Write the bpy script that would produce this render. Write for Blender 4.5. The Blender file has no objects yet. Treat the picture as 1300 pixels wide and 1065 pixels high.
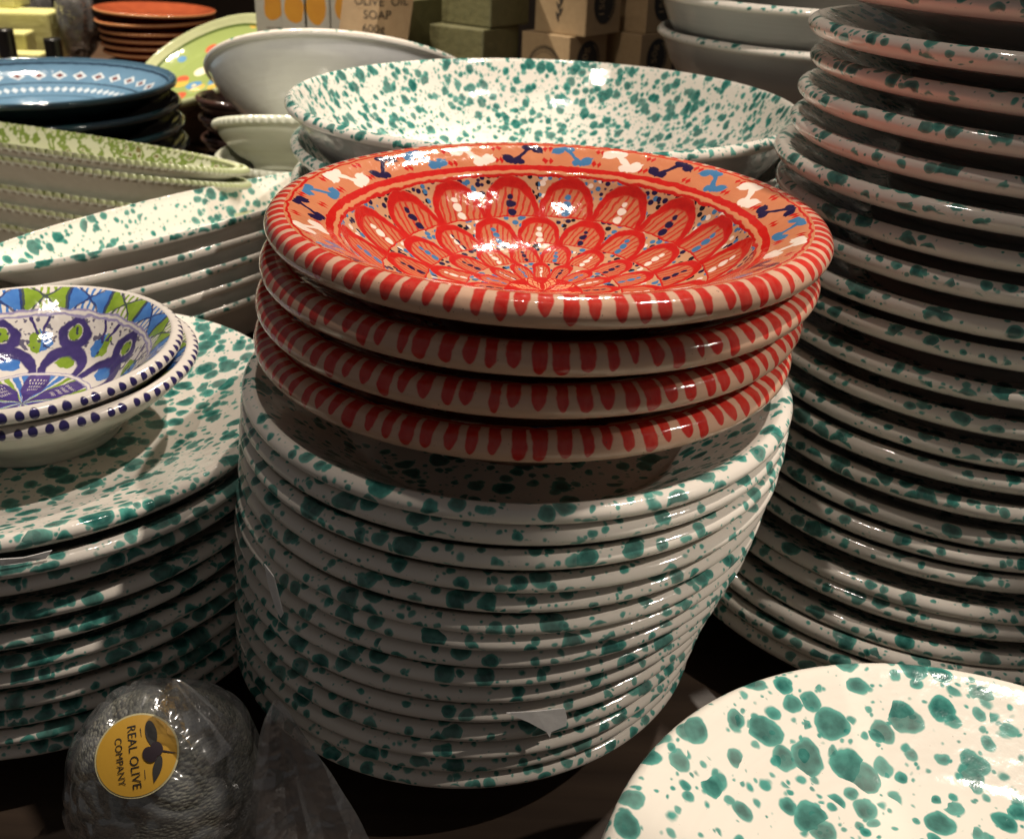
import bpy, bmesh, math, random
import numpy as np
from mathutils import Vector, Matrix

random.seed(7)
PI = math.pi
SC = bpy.context.scene
COL = SC.collection
TABLE = -0.445                    # table height relative to the lens

# ------------------------------------------------------------------ camera
PITCH, ROLL, FPX = math.radians(26.2), math.radians(2.2), 1250.0
_x = Vector((1, 0, 0)); _u = Vector((0, math.sin(PITCH), math.cos(PITCH)))
FWD = Vector((0, math.cos(PITCH), -math.sin(PITCH)))
RGT = _x * math.cos(ROLL) + _u * math.sin(ROLL)
UP = -_x * math.sin(ROLL) + _u * math.cos(ROLL)
CAMZ = -TABLE
cam = bpy.data.cameras.new('camera')
cam_o = bpy.data.objects.new('camera', cam); COL.objects.link(cam_o)
cam_o.matrix_world = Matrix(((RGT.x, UP.x, -FWD.x, 0), (RGT.y, UP.y, -FWD.y, 0),
                             (RGT.z, UP.z, -FWD.z, CAMZ), (0, 0, 0, 1)))
cam.sensor_width = 36.0; cam.lens = 36.0 * FPX / 1300.0
cam.shift_y = -45.0 / 1300.0
cam.clip_start = 0.02; cam.clip_end = 50
cam.dof.use_dof = True; cam.dof.focus_distance = 0.47; cam.dof.aperture_fstop = 16.0
SC.camera = cam_o

# ------------------------------------------------------------------ world and lamps (shop interior, ceiling spots, plus added spots for single areas)
w = bpy.data.worlds.new('World'); SC.world = w; w.use_nodes = True
bg = w.node_tree.nodes['Background']
bg.inputs[0].default_value = (1.0, 0.94, 0.91, 1); bg.inputs[1].default_value = 0.082
SC.view_settings.view_transform = 'Standard'; SC.view_settings.look = 'None'
SC.view_settings.exposure = 0.0; SC.view_settings.gamma = 1.0

def lamp(name, loc, target, power, color, size, angle, blend=0.35):
    l = bpy.data.lights.new(name, 'SPOT'); l.energy = power; l.color = color
    l.shadow_soft_size = size; l.spot_size = math.radians(angle); l.spot_blend = blend
    o = bpy.data.objects.new(name, l); COL.objects.link(o)
    o.location = (loc[0], loc[1], loc[2] + CAMZ)
    d = Vector(target) - Vector(loc)
    o.rotation_euler = d.to_track_quat('-Z', 'Y').to_euler()
    return o
WARM = (1.0, 0.90, 0.79)
lamp('spot_lamp', (0.60, 0.60, 1.22), (0.02, 0.44, -0.22), 82, WARM, 0.018, 60)
lamp('spot_lamp', (-0.86, 1.80, 1.15), (-0.66, 1.56, -0.25), 210, (1.0, 0.88, 0.72), 0.018, 62)
lamp('spot_lamp', (0.16, 1.55, 1.00), (-0.27, 0.55, -0.28), 70, (1.0, 0.89, 0.76), 0.018, 34)
lamp('spot_lamp', (-0.12, 0.66, 1.55), (0.0, 0.90, -0.2), 28, (1.0, 0.89, 0.78), 0.018, 44)
lamp('spot_lamp', (0.98, 0.24, 0.72), (0.10, 0.40, -0.36), 36, WARM, 0.012, 13, 0.3)  # added narrow spot, its cone kept to the centre stack's right flank
lamp('spot_lamp', (-0.75, -0.10, 1.40), (-0.48, 1.12, -0.25), 72, (1.0, 0.91, 0.80), 0.018, 34)  # added fill spot to brighten the fronts of the back-left dishes
lamp('spot_lamp', (-0.45, 0.30, 1.30), (0.00, 1.60, -0.12), 34, (1.0, 0.88, 0.74), 0.018, 28)  # added dim spot that lifts the soap boxes at the back

def ray(x, y):
    return RGT * ((x - 650.0) / FPX) - UP * ((y - 487.5) / FPX) + FWD
def px(x, y, Y):                   # photo pixel at a chosen distance in front of the lens (metres, table coordinates)
    d = ray(x, y); p = d * (Y / d.y); return Vector((p.x, p.y, p.z + CAMZ))

# ------------------------------------------------------------------ node helpers
class S:
    def __init__(s, nt, sock): s.nt, s.k = nt, sock
    def _m(s, op, *a, clamp=False):
        n = s.nt.nodes.new('ShaderNodeMath'); n.operation = op; n.use_clamp = clamp
        for i, v in enumerate((s,) + a):
            if isinstance(v, S): s.nt.links.new(v.k, n.inputs[i])
            else: n.inputs[i].default_value = v
        return S(s.nt, n.outputs[0])
    def __add__(s, o): return s._m('ADD', o)
    __radd__ = __add__
    def __sub__(s, o): return s._m('SUBTRACT', o)
    def __rsub__(s, o): return (s * -1.0) + o
    def __mul__(s, o): return s._m('MULTIPLY', o)
    __rmul__ = __mul__
    def __truediv__(s, o): return s._m('DIVIDE', o)
    def lt(s, o): return s._m('LESS_THAN', o)
    def gt(s, o): return s._m('GREATER_THAN', o)
    def pow(s, o): return s._m('POWER', o)
    def abs(s): return s._m('ABSOLUTE')
    def floor(s): return s._m('FLOOR')
    def fract(s): return s._m('FRACT')
    def mod(s, o): return s._m('FLOORED_MODULO', o)
    def sqrt(s): return s._m('SQRT')
    def sin(s): return s._m('SINE')
    def min(s, o): return s._m('MINIMUM', o)
    def max(s, o): return s._m('MAXIMUM', o)
    def clamp(s): return s._m('ADD', 0.0, clamp=True)
    def band(s, a, b, e):           # 1 between a and b, soft edge e
        return s.step(a, e) * (1.0 - s.step(b, e))
    def step(s, a, e):              # 0 below a, 1 above, soft edge e
        n = s.nt.nodes.new('ShaderNodeMapRange'); n.interpolation_type = 'SMOOTHSTEP'
        s.nt.links.new(s.k, n.inputs[0])
        for i, v in ((1, -e), (2, e)):
            if isinstance(a, S): s.nt.links.new((a + v).k, n.inputs[i])
            else: n.inputs[i].default_value = a + v
        return S(s.nt, n.outputs[0])

class M:
    """a material under construction: coordinates, noises and a Principled BSDF"""
    def __init__(s, name, rough=0.12, spec=0.5, wobble=0.0, seed=True):
        s.mat = bpy.data.materials.new(name); s.mat.use_nodes = True; s.nt = s.mat.node_tree
        s.bsdf = s.nt.nodes['Principled BSDF']; s.bsdf.inputs['Roughness'].default_value = rough
        s.bsdf.inputs['Specular IOR Level'].default_value = spec
        tc = s.nt.nodes.new('ShaderNodeTexCoord'); s.obj = tc.outputs['Object']
        oi = s.nt.nodes.new('ShaderNodeObjectInfo'); s.rand = S(s.nt, oi.outputs['Random'])
        s.co = s.vadd(s.obj, s.vscale(s.comb(s.rand, s.rand * 1.7, s.rand * 0.6), 40.0)) if seed else s.obj
        if wobble:
            n = s.noise(s.co, 130.0, 2.0, 'Color')
            v = s.nt.nodes.new('ShaderNodeVectorMath'); v.operation = 'SUBTRACT'
            s.nt.links.new(n, v.inputs[0]); v.inputs[1].default_value = (.5, .5, .5)
            s.pt = s.vadd(s.obj, s.vscale(v.outputs[0], wobble))
        else: s.pt = s.obj
    def comb(s, x, y, z):
        n = s.nt.nodes.new('ShaderNodeCombineXYZ')
        for i, v in enumerate((x, y, z)):
            if isinstance(v, S): s.nt.links.new(v.k, n.inputs[i])
            else: n.inputs[i].default_value = v
        return n.outputs[0]
    def sep(s, v):
        n = s.nt.nodes.new('ShaderNodeSeparateXYZ'); s.nt.links.new(v, n.inputs[0])
        return [S(s.nt, o) for o in n.outputs]
    def vadd(s, a, b):
        n = s.nt.nodes.new('ShaderNodeVectorMath'); n.operation = 'ADD'
        s.nt.links.new(a, n.inputs[0]); s.nt.links.new(b, n.inputs[1]); return n.outputs[0]
    def vscale(s, a, k):
        n = s.nt.nodes.new('ShaderNodeVectorMath'); n.operation = 'SCALE'
        s.nt.links.new(a, n.inputs[0]); n.inputs['Scale'].default_value = k; return n.outputs[0]
    def vmul(s, a, k):
        n = s.nt.nodes.new('ShaderNodeVectorMath'); n.operation = 'MULTIPLY'
        s.nt.links.new(a, n.inputs[0]); n.inputs[1].default_value = k; return n.outputs[0]
    def noise(s, v, scale, detail=3.0, out='Fac', rough=0.5):
        n = s.nt.nodes.new('ShaderNodeTexNoise'); s.nt.links.new(v, n.inputs['Vector'])
        n.inputs['Scale'].default_value = scale; n.inputs['Detail'].default_value = detail
        n.inputs['Roughness'].default_value = rough
        return S(s.nt, n.outputs[0]) if out == 'Fac' else n.outputs['Color']
    def vor(s, v, scale, rnd=1.0, dim='3D'):
        n = s.nt.nodes.new('ShaderNodeTexVoronoi'); n.voronoi_dimensions = dim
        s.nt.links.new(v, n.inputs['Vector']); n.inputs['Scale'].default_value = scale
        n.inputs['Randomness'].default_value = rnd
        c = s.sep(n.outputs['Color']); return S(s.nt, n.outputs['Distance']), c[0], c[1]
    def white(s, a):
        n = s.nt.nodes.new('ShaderNodeTexWhiteNoise'); n.noise_dimensions = '1D'
        s.nt.links.new(a.k, n.inputs['W']); return S(s.nt, n.outputs['Value'])
    def attr(s, name):
        n = s.nt.nodes.new('ShaderNodeAttribute'); n.attribute_name = name; return S(s.nt, n.outputs['Fac'])
    def mix(s, f, a, b):
        n = s.nt.nodes.new('ShaderNodeMix'); n.data_type = 'RGBA'
        if isinstance(f, S): s.nt.links.new(f.k, n.inputs[0])
        else: n.inputs[0].default_value = f
        for i, v in ((6, a), (7, b)):
            if isinstance(v, tuple): n.inputs[i].default_value = (*v, 1)
            else: s.nt.links.new(v, n.inputs[i])
        return n.outputs[2]
    def polar(s):
        x, y, z = s.sep(s.pt); r = (x * x + y * y).sqrt()
        a = y._m('ARCTAN2', x) / (2 * PI) + 0.5
        return a, r, z
    def bump(s, h, strength, dist):
        n = s.nt.nodes.new('ShaderNodeBump'); n.inputs['Strength'].default_value = strength
        n.inputs['Distance'].default_value = dist; s.nt.links.new(h.k, n.inputs['Height'])
        s.nt.links.new(n.outputs[0], s.bsdf.inputs['Normal'])
    def done(s, c, rough=None):
        if isinstance(c, tuple): s.bsdf.inputs['Base Color'].default_value = (*c, 1)
        else: s.nt.links.new(c, s.bsdf.inputs['Base Color'])
        if rough is not None: s.nt.links.new(rough.k, s.bsdf.inputs['Roughness'])
        return s.mat

def glaze_bump(m, k=1.0):
    m.bump(m.noise(m.co, 55.0, 2.0) + m.noise(m.co, 420.0, 2.0) * 0.10, 0.22 * k, 0.004)

# ------------------------------------------------------------------ spattered white glaze
CREAM = (0.74, 0.68, 0.60)
LAYERS = ((1.0, 0.0, 0.62), (1.3, 3.7, 0.56), (2.2, 7.1, 0.50), (4.4, 11.3, 0.34))
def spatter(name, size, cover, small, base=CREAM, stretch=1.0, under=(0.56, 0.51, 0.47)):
    m = M(name, rough=0.10)
    co = m.vmul(m.co, (1, 1, 1.0 / stretch)) if stretch != 1 else m.co
    size = size * 1.06
    nz = m.noise(co, 0.9 / size, 3.0, 'Color')
    co2 = m.vadd(co, m.vscale(nz, size * 0.55))
    cl = m.noise(m.co, 0.22 / size, 1.0)                       # drops fall in loose clusters
    e = None; thin = None
    for k, (sc, off, prob) in enumerate(LAYERS):
        cc = m.vadd(co2, m.comb(off, off * 0.7, -off * 1.3))
        d, r1, q1 = m.vor(cc, sc / size)
        big = sc < 1.5
        rad = ((r1 - (1.0 - prob * (cover if big else small))) * 1.6 + (cl - 0.5) * 0.55).min(1.0).max(0.0).sqrt() * 0.35 + 0.15
        ok = ((r1 - (1.0 - prob * (cover if big else small))) * 1.6 + (cl - 0.5) * 0.55).gt(0.0)
        ek = (rad - d) / sc - (1.0 - ok) * 2.0
        hit = ek.gt(0.0) * (q1 * 0.55 + 0.45)
        thin = hit if thin is None else thin.max(hit)
        e = ek if e is None else e.max(ek)
    mask = e.step(0.016, 0.026) * (thin * 0.24 + 0.76)
    core = e.step(0.085, 0.085)
    tone = m.noise(m.co, 2.6 / size, 3.0)
    teal = m.mix((core * 0.8 + (tone - 0.5) * 1.5).clamp(), (0.080, 0.33, 0.27), (0.008, 0.092, 0.080))
    prof = m.attr('prof')
    on = (prof + (m.noise(m.co, 1.1 / size, 2.0) - 0.5) * 0.9).step(0.34, 0.06)
    # turning lines and uneven thickness of the white glaze
    lines = m.noise(m.vmul(m.co, (9, 9, 900)), 1.0, 3.0)
    blot = m.noise(m.co, 16.0, 3.0)
    ground = m.mix((lines - 0.35).clamp() * 0.35 + (blot - 0.5).clamp() * 0.6, base, (base[0] * .86, base[1] * .80, base[2] * .76))
    specks = m.noise(m.co, 700.0, 1.0).gt(0.79)
    ground = m.mix(specks * 0.45, ground, (0.22, 0.16, 0.11))
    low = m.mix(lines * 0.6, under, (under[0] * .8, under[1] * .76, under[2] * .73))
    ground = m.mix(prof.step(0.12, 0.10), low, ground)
    glaze_bump(m, 0.8)
    return m.done(m.mix(mask * on, ground, teal), m.noise(m.co, 90.0, 2.0) * 0.10 + 0.05)

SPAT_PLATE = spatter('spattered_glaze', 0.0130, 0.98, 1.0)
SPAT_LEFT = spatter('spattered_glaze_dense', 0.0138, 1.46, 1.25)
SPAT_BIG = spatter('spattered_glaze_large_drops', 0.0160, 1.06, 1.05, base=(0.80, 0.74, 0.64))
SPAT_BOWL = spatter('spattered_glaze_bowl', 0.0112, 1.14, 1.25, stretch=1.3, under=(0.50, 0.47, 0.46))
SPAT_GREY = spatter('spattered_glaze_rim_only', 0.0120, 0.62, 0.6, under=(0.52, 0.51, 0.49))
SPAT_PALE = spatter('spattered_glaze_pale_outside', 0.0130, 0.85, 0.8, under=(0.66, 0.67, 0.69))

# ------------------------------------------------------------------ painted red ware
RR = 0.1437
RED, DRED = (0.46, 0.010, 0.009), (0.34, 0.008, 0.008)
ORG, CLAY = (0.60, 0.23, 0.105), (0.62, 0.39, 0.27)
NAVY, WHT, BLU = (0.018, 0.010, 0.045), (0.80, 0.66, 0.56), (0.055, 0.17, 0.33)

def red_paint(m):
    n = m.noise(m.co, 190.0, 3.0)
    return m.mix((n * 1.5 - 0.35).clamp(), RED, (0.56, 0.022, 0.013))

def red_lip():
    m = M('red_striped_rim', 0.09, wobble=0.0032)
    a, r, z = m.polar(); t = 1.0 - m.attr('prof')
    a = a * 92.0; c = a.floor(); rn = m.white(c + m.rand * 77); rn2 = m.white(c * 1.37 + 9.1)
    f = a - c - 0.5 + (rn - 0.5) * 0.22
    end = rn2 * 0.32 + 0.52
    q = ((t - 0.25).max(0.0) / (end - 0.25)).min(1.0)
    half = (1.0 - q.pow(rn2 * 2.2 + 1.3)).max(0.0).pow(0.62) * (m.white(c * 5.3 + 2.0) * 0.13 + 0.24) + (0.0 - t.gt(end) * 0.5)
    e = half - f.abs()
    clay = m.mix(m.noise(m.vmul(m.co, (12, 12, 700)), 1.0, 2.0) * 0.7, CLAY, (0.52, 0.31, 0.21))
    brush = m.noise(m.vmul(m.co, (260, 260, 40)), 1.0, 3.0)
    col = m.mix(e.step(0.0, 0.05) * ((brush * 1.4).min(1.0) * 0.2 + 0.8), clay, red_paint(m))
    col = m.mix(m.noise(m.co, 620.0, 1.0).gt(0.76) * 0.6, col, (0.10, 0.05, 0.03))
    glaze_bump(m, 1.0)
    return m.done(col)

def red_band():
    m = M('red_flower_border', 0.09, wobble=0.0036)
    a, r, z = m.polar(); v = (r / RR - 0.855) / 0.13
    a = a * 24.0; c = a.floor(); u = (a - c - 0.5)
    k = c.mod(3.0); sg = (k.gt(0.5) * 2.0 - 1.0)
    rn = m.white(c * 3.1)
    vv = v * 1.0
    s1 = 0.062 - (vv - sg * (u * 7.0).sin() * 0.30).abs() * 0.62 - (u.abs() - 0.36).max(0.0)
    s2 = 0.048 - (u - vv * 0.42 * sg).abs() - (vv.abs() - 0.40).max(0.0)
    def blob(x, y, rx, ry):
        du = (u - x) / rx; dv = (vv - sg * y) / ry
        return (1.0 - (du * du + dv * dv).sqrt()) * 0.1
    s = s1.max(s2).max(blob(-0.30, -0.20, 0.11, 0.17)).max(blob(0.30, 0.20, 0.11, 0.17)).max(blob(0.07, 0.32, 0.09, 0.13)).max(blob(-0.07, -0.32, 0.09, 0.13))
    s = s + k.gt(0.5) * k.lt(1.5) * 0.022
    mot = s.step(0.0, 0.012)
    mc = m.mix(k.gt(1.5), m.mix(k.gt(0.5), NAVY, WHT), BLU)
    base = m.mix(m.noise(m.co, 60.0, 3.0), ORG, (0.50, 0.16, 0.075))
    # small red leaves between the flowers
    lf = (0.05 - ((u.abs() - 0.45).abs() + (vv.abs() - 0.28).abs() * 0.35)).step(0.0, 0.012)
    col = m.mix(lf, base, red_paint(m))
    rr = r / RR
    ln = rr.band(0.915, 0.925, 0.002).max(rr.lt(0.792)).max(rr.gt(0.958))
    col = m.mix(mot, col, mc)
    col = m.mix(ln, col, red_paint(m))
    glaze_bump(m, 1.3)
    return m.done(col)

def red_well():
    m = M('red_scale_pattern', 0.09, wobble=0.0034)
    a, r, z = m.polar(); rr = r / RR
    rho = (0.742 - rr) / 0.150
    row = rho.floor(); t = 1.0 - (rho - row)
    n = 17.0
    aa = a * n + row * 0.5; c = aa.floor(); f = aa - c - 0.5
    q = (f / 0.50).abs().pow(2.2) + (t.max(0.0) / 0.99).pow(2.2)
    out = q.band(0.62, 1.05, 0.05)
    ins = 1.0 - q.step(0.62, 0.04)
    rn = m.white(c + row * 31.0)
    hatch = ((f * 3.1 + t * 0.8 + (rn - 0.5)) * 2.6).fract().lt(0.36) * ins
    kk = (c + row).mod(3.0)
    dotc = m.mix(kk.gt(1.5), m.mix(kk.gt(0.5), NAVY, WHT), BLU)
    def dot(y, rad):
        df = f * 1.15; dt = (t - y) * 0.85
        return (rad - (df * df + dt * dt).sqrt()).step(0.0, 0.012)
    dots = dot(0.16, 0.09).max(dot(0.40, 0.09)).max(dot(0.60, 0.06))
    dv, v1, v2 = m.vor(m.obj, 225.0, 0.75)
    sp = (0.44 - dv).step(0.0, 0.05) * q.gt(1.06)
    base = m.mix(m.noise(m.co, 70.0, 3.0), (0.56, 0.19, 0.085), (0.46, 0.13, 0.060))
    span = (0.54, 0.28, 0.15)
    col = m.mix(q.gt(1.0), base, span)
    col = m.mix(sp, col, m.mix(v1.gt(0.45), m.mix(kk.gt(1.5), NAVY, WHT), m.mix(kk.gt(0.5), (0.012, 0.01, 0.015), BLU)))
    col = m.mix(hatch * 0.85, col, red_paint(m))
    col = m.mix(dots, col, dotc)
    col = m.mix(out.max(1.0 - t.step(0.045, 0.02)), col, red_paint(m))
    # centre: a star of latticed petals
    a2 = a * 9.0; f2 = a2.fract() - 0.5; tr = rr / 0.142
    pet = 0.36 - (f2.abs() + (tr - 0.58).abs() * 0.62)
    lat = ((f2 * 3.0 + tr * 3.2).fract().lt(0.22)).max((tr * 3.2 - f2 * 3.0).fract().lt(0.22))
    star = m.mix(pet.step(0.0, 0.02), red_paint(m), m.mix(lat, (0.72, 0.30, 0.14), red_paint(m)))
    col = m.mix(rr.lt(0.142), col, star)
    # rings at the mouth of the well
    ring = rr.gt(0.742)
    lt_ = rr.band(0.752, 0.766, 0.002)
    col = m.mix(ring, col, red_paint(m)); col = m.mix(lt_, col, ORG)
    glaze_bump(m, 1.0)
    return m.done(col)

def plain(name, c, rough=0.15, c2=None, scale=60.0, bump=0.8):
    m = M(name, rough)
    n = m.noise(m.co, scale, 4.0)
    c2 = c2 or (c[0] * .72, c[1] * .72, c[2] * .72)
    if bump: m.bump(m.noise(m.co, scale, 2.0), 0.2 * bump, 0.004)
    return m.done(m.mix((n * 1.6 - 0.3).clamp(), c, c2))

MAT_LIP, MAT_BAND, MAT_WELL = red_lip(), red_band(), red_well()
MAT_CLAY = plain('glazed_clay', CLAY, 0.12, (0.42, 0.2, 0.12))

# ------------------------------------------------------------------ painted blue ware
BR_ = 0.0945
PUR = (0.026, 0.020, 0.090)
def blue_lip():
    m = M('navy_drop_rim', 0.10, wobble=0.0012)
    a, r, z = m.polar(); t = 1.0 - m.attr('prof')
    a = a * 78.0; c = a.floor(); rn = m.white(c); f = a - c - 0.5 + (rn - 0.5) * 0.2
    dt = (t - 0.40) * 1.05
    e = (rn * 0.06 + 0.27) - (f * f + dt * dt).sqrt()
    glaze_bump(m)
    return m.done(m.mix(e.step(0.0, 0.04), m.mix(m.noise(m.co, 50.0, 3.0), (0.74, 0.68, 0.62), (0.6, 0.54, 0.48)), PUR))
def blue_inside():
    m = M('blue_green_flower_paint', 0.10, wobble=0.0036)
    a, r, z = m.polar(); rr = r / BR_
    LAV = (0.30, 0.26, 0.42); W = (0.70, 0.64, 0.58); GRN = (0.16, 0.26, 0.02); BL = (0.04, 0.14, 0.44)
    wash = m.noise(m.co, 120.0, 3.0)
    grn = m.mix((wash * 1.6 - 0.3).clamp(), GRN, (0.30, 0.42, 0.05)); bl = m.mix((wash * 1.6 - 0.3).clamp(), BL, (0.09, 0.24, 0.55))
    # border of blue and green bows
    b = a * 18.0; k = b.floor().mod(2.0); f = b.fract() - 0.5; v = (rr - 0.865) / 0.13
    white = ((v.abs() - f.abs() * 1.05 - 0.10).gt(0.0)).max((f.abs() - 0.34 - v.abs() * 0.5).gt(0.0) * 0.0)
    veins = ((f.abs() - v.abs() * 0.6).abs().lt(0.035)).max((f.abs() - 0.49).abs().lt(0.035))
    bord = m.mix(white * (f * 7.0).fract().lt(0.6), m.mix(k, bl, grn), W)
    bord = m.mix(veins * 0.8, bord, PUR)
    # wall: arches with drop petals, bunches between
    w8 = a * 9.0 + 0.2; f8 = w8.fract() - 0.5; k8 = w8.floor().mod(2.0); t = (rr - 0.42) / 0.35
    q = (f8 / 0.47).abs().pow(2.0) + (t / 0.56).abs().pow(2.0)
    arch = q.band(0.44, 1.10, 0.06)
    dx = f8 / (0.23 - (t - 0.78).max(0.0) * 0.62).max(0.02); dy = (t - 0.76) / 0.24
    dr = (dx * dx + dy * dy).sqrt() + dy.abs() * 0.0
    drop = dr.band(0.50, 1.12, 0.06); dcore = dr.lt(0.44)
    g = (w8 + 0.5).fract() - 0.5
    gx = g / 0.21; gy = (t - 0.62) / 0.20
    gr = (gx * gx + gy * gy).sqrt() + (m.noise(m.co, 160.0, 2.0) - 0.5) * 0.8
    bunch = gr.lt(0.85); stem = ((g.abs() - (t - 0.62) * 0.32).abs().lt(0.022)) * t.gt(0.72)
    ix = f8 / 0.22; iy = (t - 0.26) / 0.17
    ig = ((ix * ix + iy * iy).sqrt() + (m.noise(m.co, 170.0, 2.0) - 0.5) * 0.8).lt(0.9)
    wall = m.mix(bunch, W, m.mix(k8, grn, bl)); wall = m.mix(ig, wall, m.mix(k8, bl, grn))
    wall = m.mix(dcore, wall, grn)
    tick = (m.noise(m.co, 260.0, 1.0).gt(0.60)) * t.band(0.5, 0.98, 0.02)
    wall = m.mix(tick * 0.85, wall, PUR)
    wall = m.mix(arch.max(drop).max(stem), wall, m.mix(wash, PUR, (0.09, 0.06, 0.22)))
    # centre flower
    a6 = a * 7.0 + 0.1; f6 = a6.fract() - 0.5; t6 = rr / 0.38
    fl = (0.62 - f6.abs() * 1.25 - (t6 - 0.45).abs() * 0.62)
    gap = m.mix(a6.floor().mod(2.0), bl, grn)
    dash = ((f6 * 14.0).fract().lt(0.35)) * ((t6 * 9.0).fract().lt(0.55)) * t6.band(0.42, 0.85, 0.03) * (f6.abs().lt(0.2))
    cen = m.mix(fl.step(0.05, 0.02), m.mix((a * 40.0).fract().lt(0.3), gap, W), m.mix(dash, m.mix(wash, PUR, (0.10, 0.05, 0.26)), W))
    col = m.mix(rr.gt(0.395), cen, wall); col = m.mix(rr.gt(0.79), col, bord)
    rings = rr.band(0.375, 0.41, 0.003).max(rr.band(0.765, 0.80, 0.003)).max(rr.gt(0.935))
    col = m.mix(rings, col, LAV); col = m.mix(rr.band(0.383, 0.402, 0.003).max(rr.band(0.777, 0.79, 0.003)).max(rr.band(0.945, 0.965, 0.003)), col, W)
    glaze_bump(m, 1.1)
    return m.done(col)
MAT_BLIP, MAT_BIN = blue_lip(), blue_inside()
MAT_CREAMG = plain('cream_glaze', (0.70, 0.66, 0.56), 0.12)

# ------------------------------------------------------------------ mesh builders
def link(name, me, mats, parent=None):
    o = bpy.data.objects.new(name, me); COL.objects.link(o)
    for mt in mats if isinstance(mats, (list, tuple)) else [mats]:
        if mt.name not in [x.name for x in me.materials if x]: me.materials.append(mt)
    if parent: o.parent = parent
    return o

def catmull(pts, sub):
    P = [np.array(p, float) for p in pts]; out = []
    for i in range(len(P) - 1):
        p0 = P[max(i - 1, 0)]; p1 = P[i]; p2 = P[i + 1]; p3 = P[min(i + 2, len(P) - 1)]
        for k in range(sub):
            t = k / sub
            out.append(0.5 * ((2 * p1) + (-p0 + p2) * t + (2 * p0 - 5 * p1 + 4 * p2 - p3) * t * t + (-p0 + 3 * p1 - 3 * p2 + p3) * t ** 3))
    out.append(P[-1]); return out

def lathe(prof, n=112, sub=3, wob=0.0, teeth=None, sx=1.0, sy=1.0, seed=0, close=False):
    """prof: list of (r, z, p); p is stored as the point attribute 'prof' (1 = painted face, 0 = underside)"""
    rs = np.array(catmull(prof, sub)); rs[:, 0] = np.maximum(rs[:, 0], 0)
    th = np.linspace(0, 2 * PI, n, endpoint=False); rng = np.random.RandomState(seed)
    ph = rng.rand(4) * 2 * PI
    Rm = rs[:, 0].max()
    T, I = np.meshgrid(th, np.arange(len(rs)))
    r = rs[I, 0]; z = rs[I, 1].copy()
    r = r * (1 + wob * (np.sin(2 * T + ph[0]) + 0.5 * np.sin(3 * T + ph[1])))
    z = z + wob * 0.16 * (r / Rm) ** 2 * Rm * 2 * (np.sin(2 * T + ph[2]) + 0.5 * np.sin(5 * T + ph[3]))
    if teeth:
        cnt, amp, r0 = teeth
        wgt = np.clip((r / Rm - r0) / (1 - r0), 0, 1)
        tt = np.abs(np.sin(T * cnt / 2)); r = r - amp * (1 - tt) * wgt; z = z - amp * 0.5 * (1 - tt) * wgt
    V = np.stack([r * np.cos(T) * sx, r * np.sin(T) * sy, z], -1).reshape(-1, 3)
    m = len(rs); j = np.arange(n); faces = []
    for i in range(m - 1):
        a = i * n + j; b = i * n + (j + 1) % n
        faces.append(np.stack([a, b, b + n, a + n], -1))
    F = np.concatenate(faces)
    me = bpy.data.meshes.new('lathe')
    me.from_pydata(V.tolist(), [], F.tolist())
    at = me.attributes.new('prof', 'FLOAT', 'POINT'); at.data.foreach_set('value', np.repeat(rs[:, 2], n).astype(np.float32))
    me.polygons.foreach_set('use_smooth', [True] * len(F)); me.update()
    return me

def box_mesh(sx, sy, sz, bev=0.002, z0=0.0):
    bm = bmesh.new(); bmesh.ops.create_cube(bm, size=1.0)
    for v in bm.verts: v.co = Vector((v.co.x * sx, v.co.y * sy, (v.co.z + 0.5) * sz + z0))
    if bev: bmesh.ops.bevel(bm, geom=list(bm.edges), offset=bev, segments=2, affect='EDGES', profile=0.6)
    me = bpy.data.meshes.new('box'); bm.to_mesh(me); bm.free()
    return me

def tag(o, label, cat, group=None, kind=None):
    if label: o['label'] = label
    if cat: o['category'] = cat
    if group: o['group'] = group
    if kind: o['kind'] = kind
    return o
def empty(name, loc, rot=(0, 0, 0)):
    o = bpy.data.objects.new(name, None); COL.objects.link(o); o.empty_display_size = 0.02
    o.location = loc; o.rotation_euler = rot; return o
ORD = ['top', 'second', 'third', 'fourth', 'fifth', 'sixth', 'seventh', 'eighth', 'ninth', 'tenth', 'eleventh', 'twelfth',
       'thirteenth', 'fourteenth', 'fifteenth', 'sixteenth', 'seventeenth', 'eighteenth', 'nineteenth', 'twentieth',
       'twenty-first', 'twenty-second', 'twenty-third', 'twenty-fourth', 'twenty-fifth']

# ------------------------------------------------------------------ the setting
def wood(name, c1, c2, rough=0.45):
    m = M(name, rough, 0.4)
    g = m.noise(m.vmul(m.co, (3, 60, 60)), 1.0, 5.0)
    m.bump(g, 0.3, 0.002)
    return m.done(m.mix((g * 2 - 0.5).clamp(), c1, c2))
MAT_TABLE = wood('dark_table_wood', (0.055, 0.036, 0.024), (0.025, 0.016, 0.011))
MAT_SHELF = wood('brown_shelf_wood', (0.10, 0.058, 0.032), (0.05, 0.028, 0.016))
t = link('table_top', box_mesh(3.2, 2.6, 0.04, 0.003, -0.04), MAT_TABLE); t.location = (0, 1.0, 0); t['kind'] = 'structure'
SH = 0.062                                                       # raised tier behind the plate stacks
t = link('shelf_tier', box_mesh(1.64, 1.6, SH - 0.004, 0.003, 0.0), MAT_SHELF); t.location = (-0.74, 1.49, 0.002); t['kind'] = 'structure'
t = link('shelf_tier', box_mesh(1.30, 1.5, SH - 0.004, 0.003, 0.0), MAT_SHELF); t.location = (0.735, 1.54, 0.002); t['kind'] = 'structure'
t = link('back_panel', box_mesh(3.2, 0.03, 1.1, 0.003, 0.0), plain('dark_panel_paint', (0.035, 0.022, 0.014), 0.6)); t.location = (0, 2.36, 0); t['kind'] = 'structure'

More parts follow.
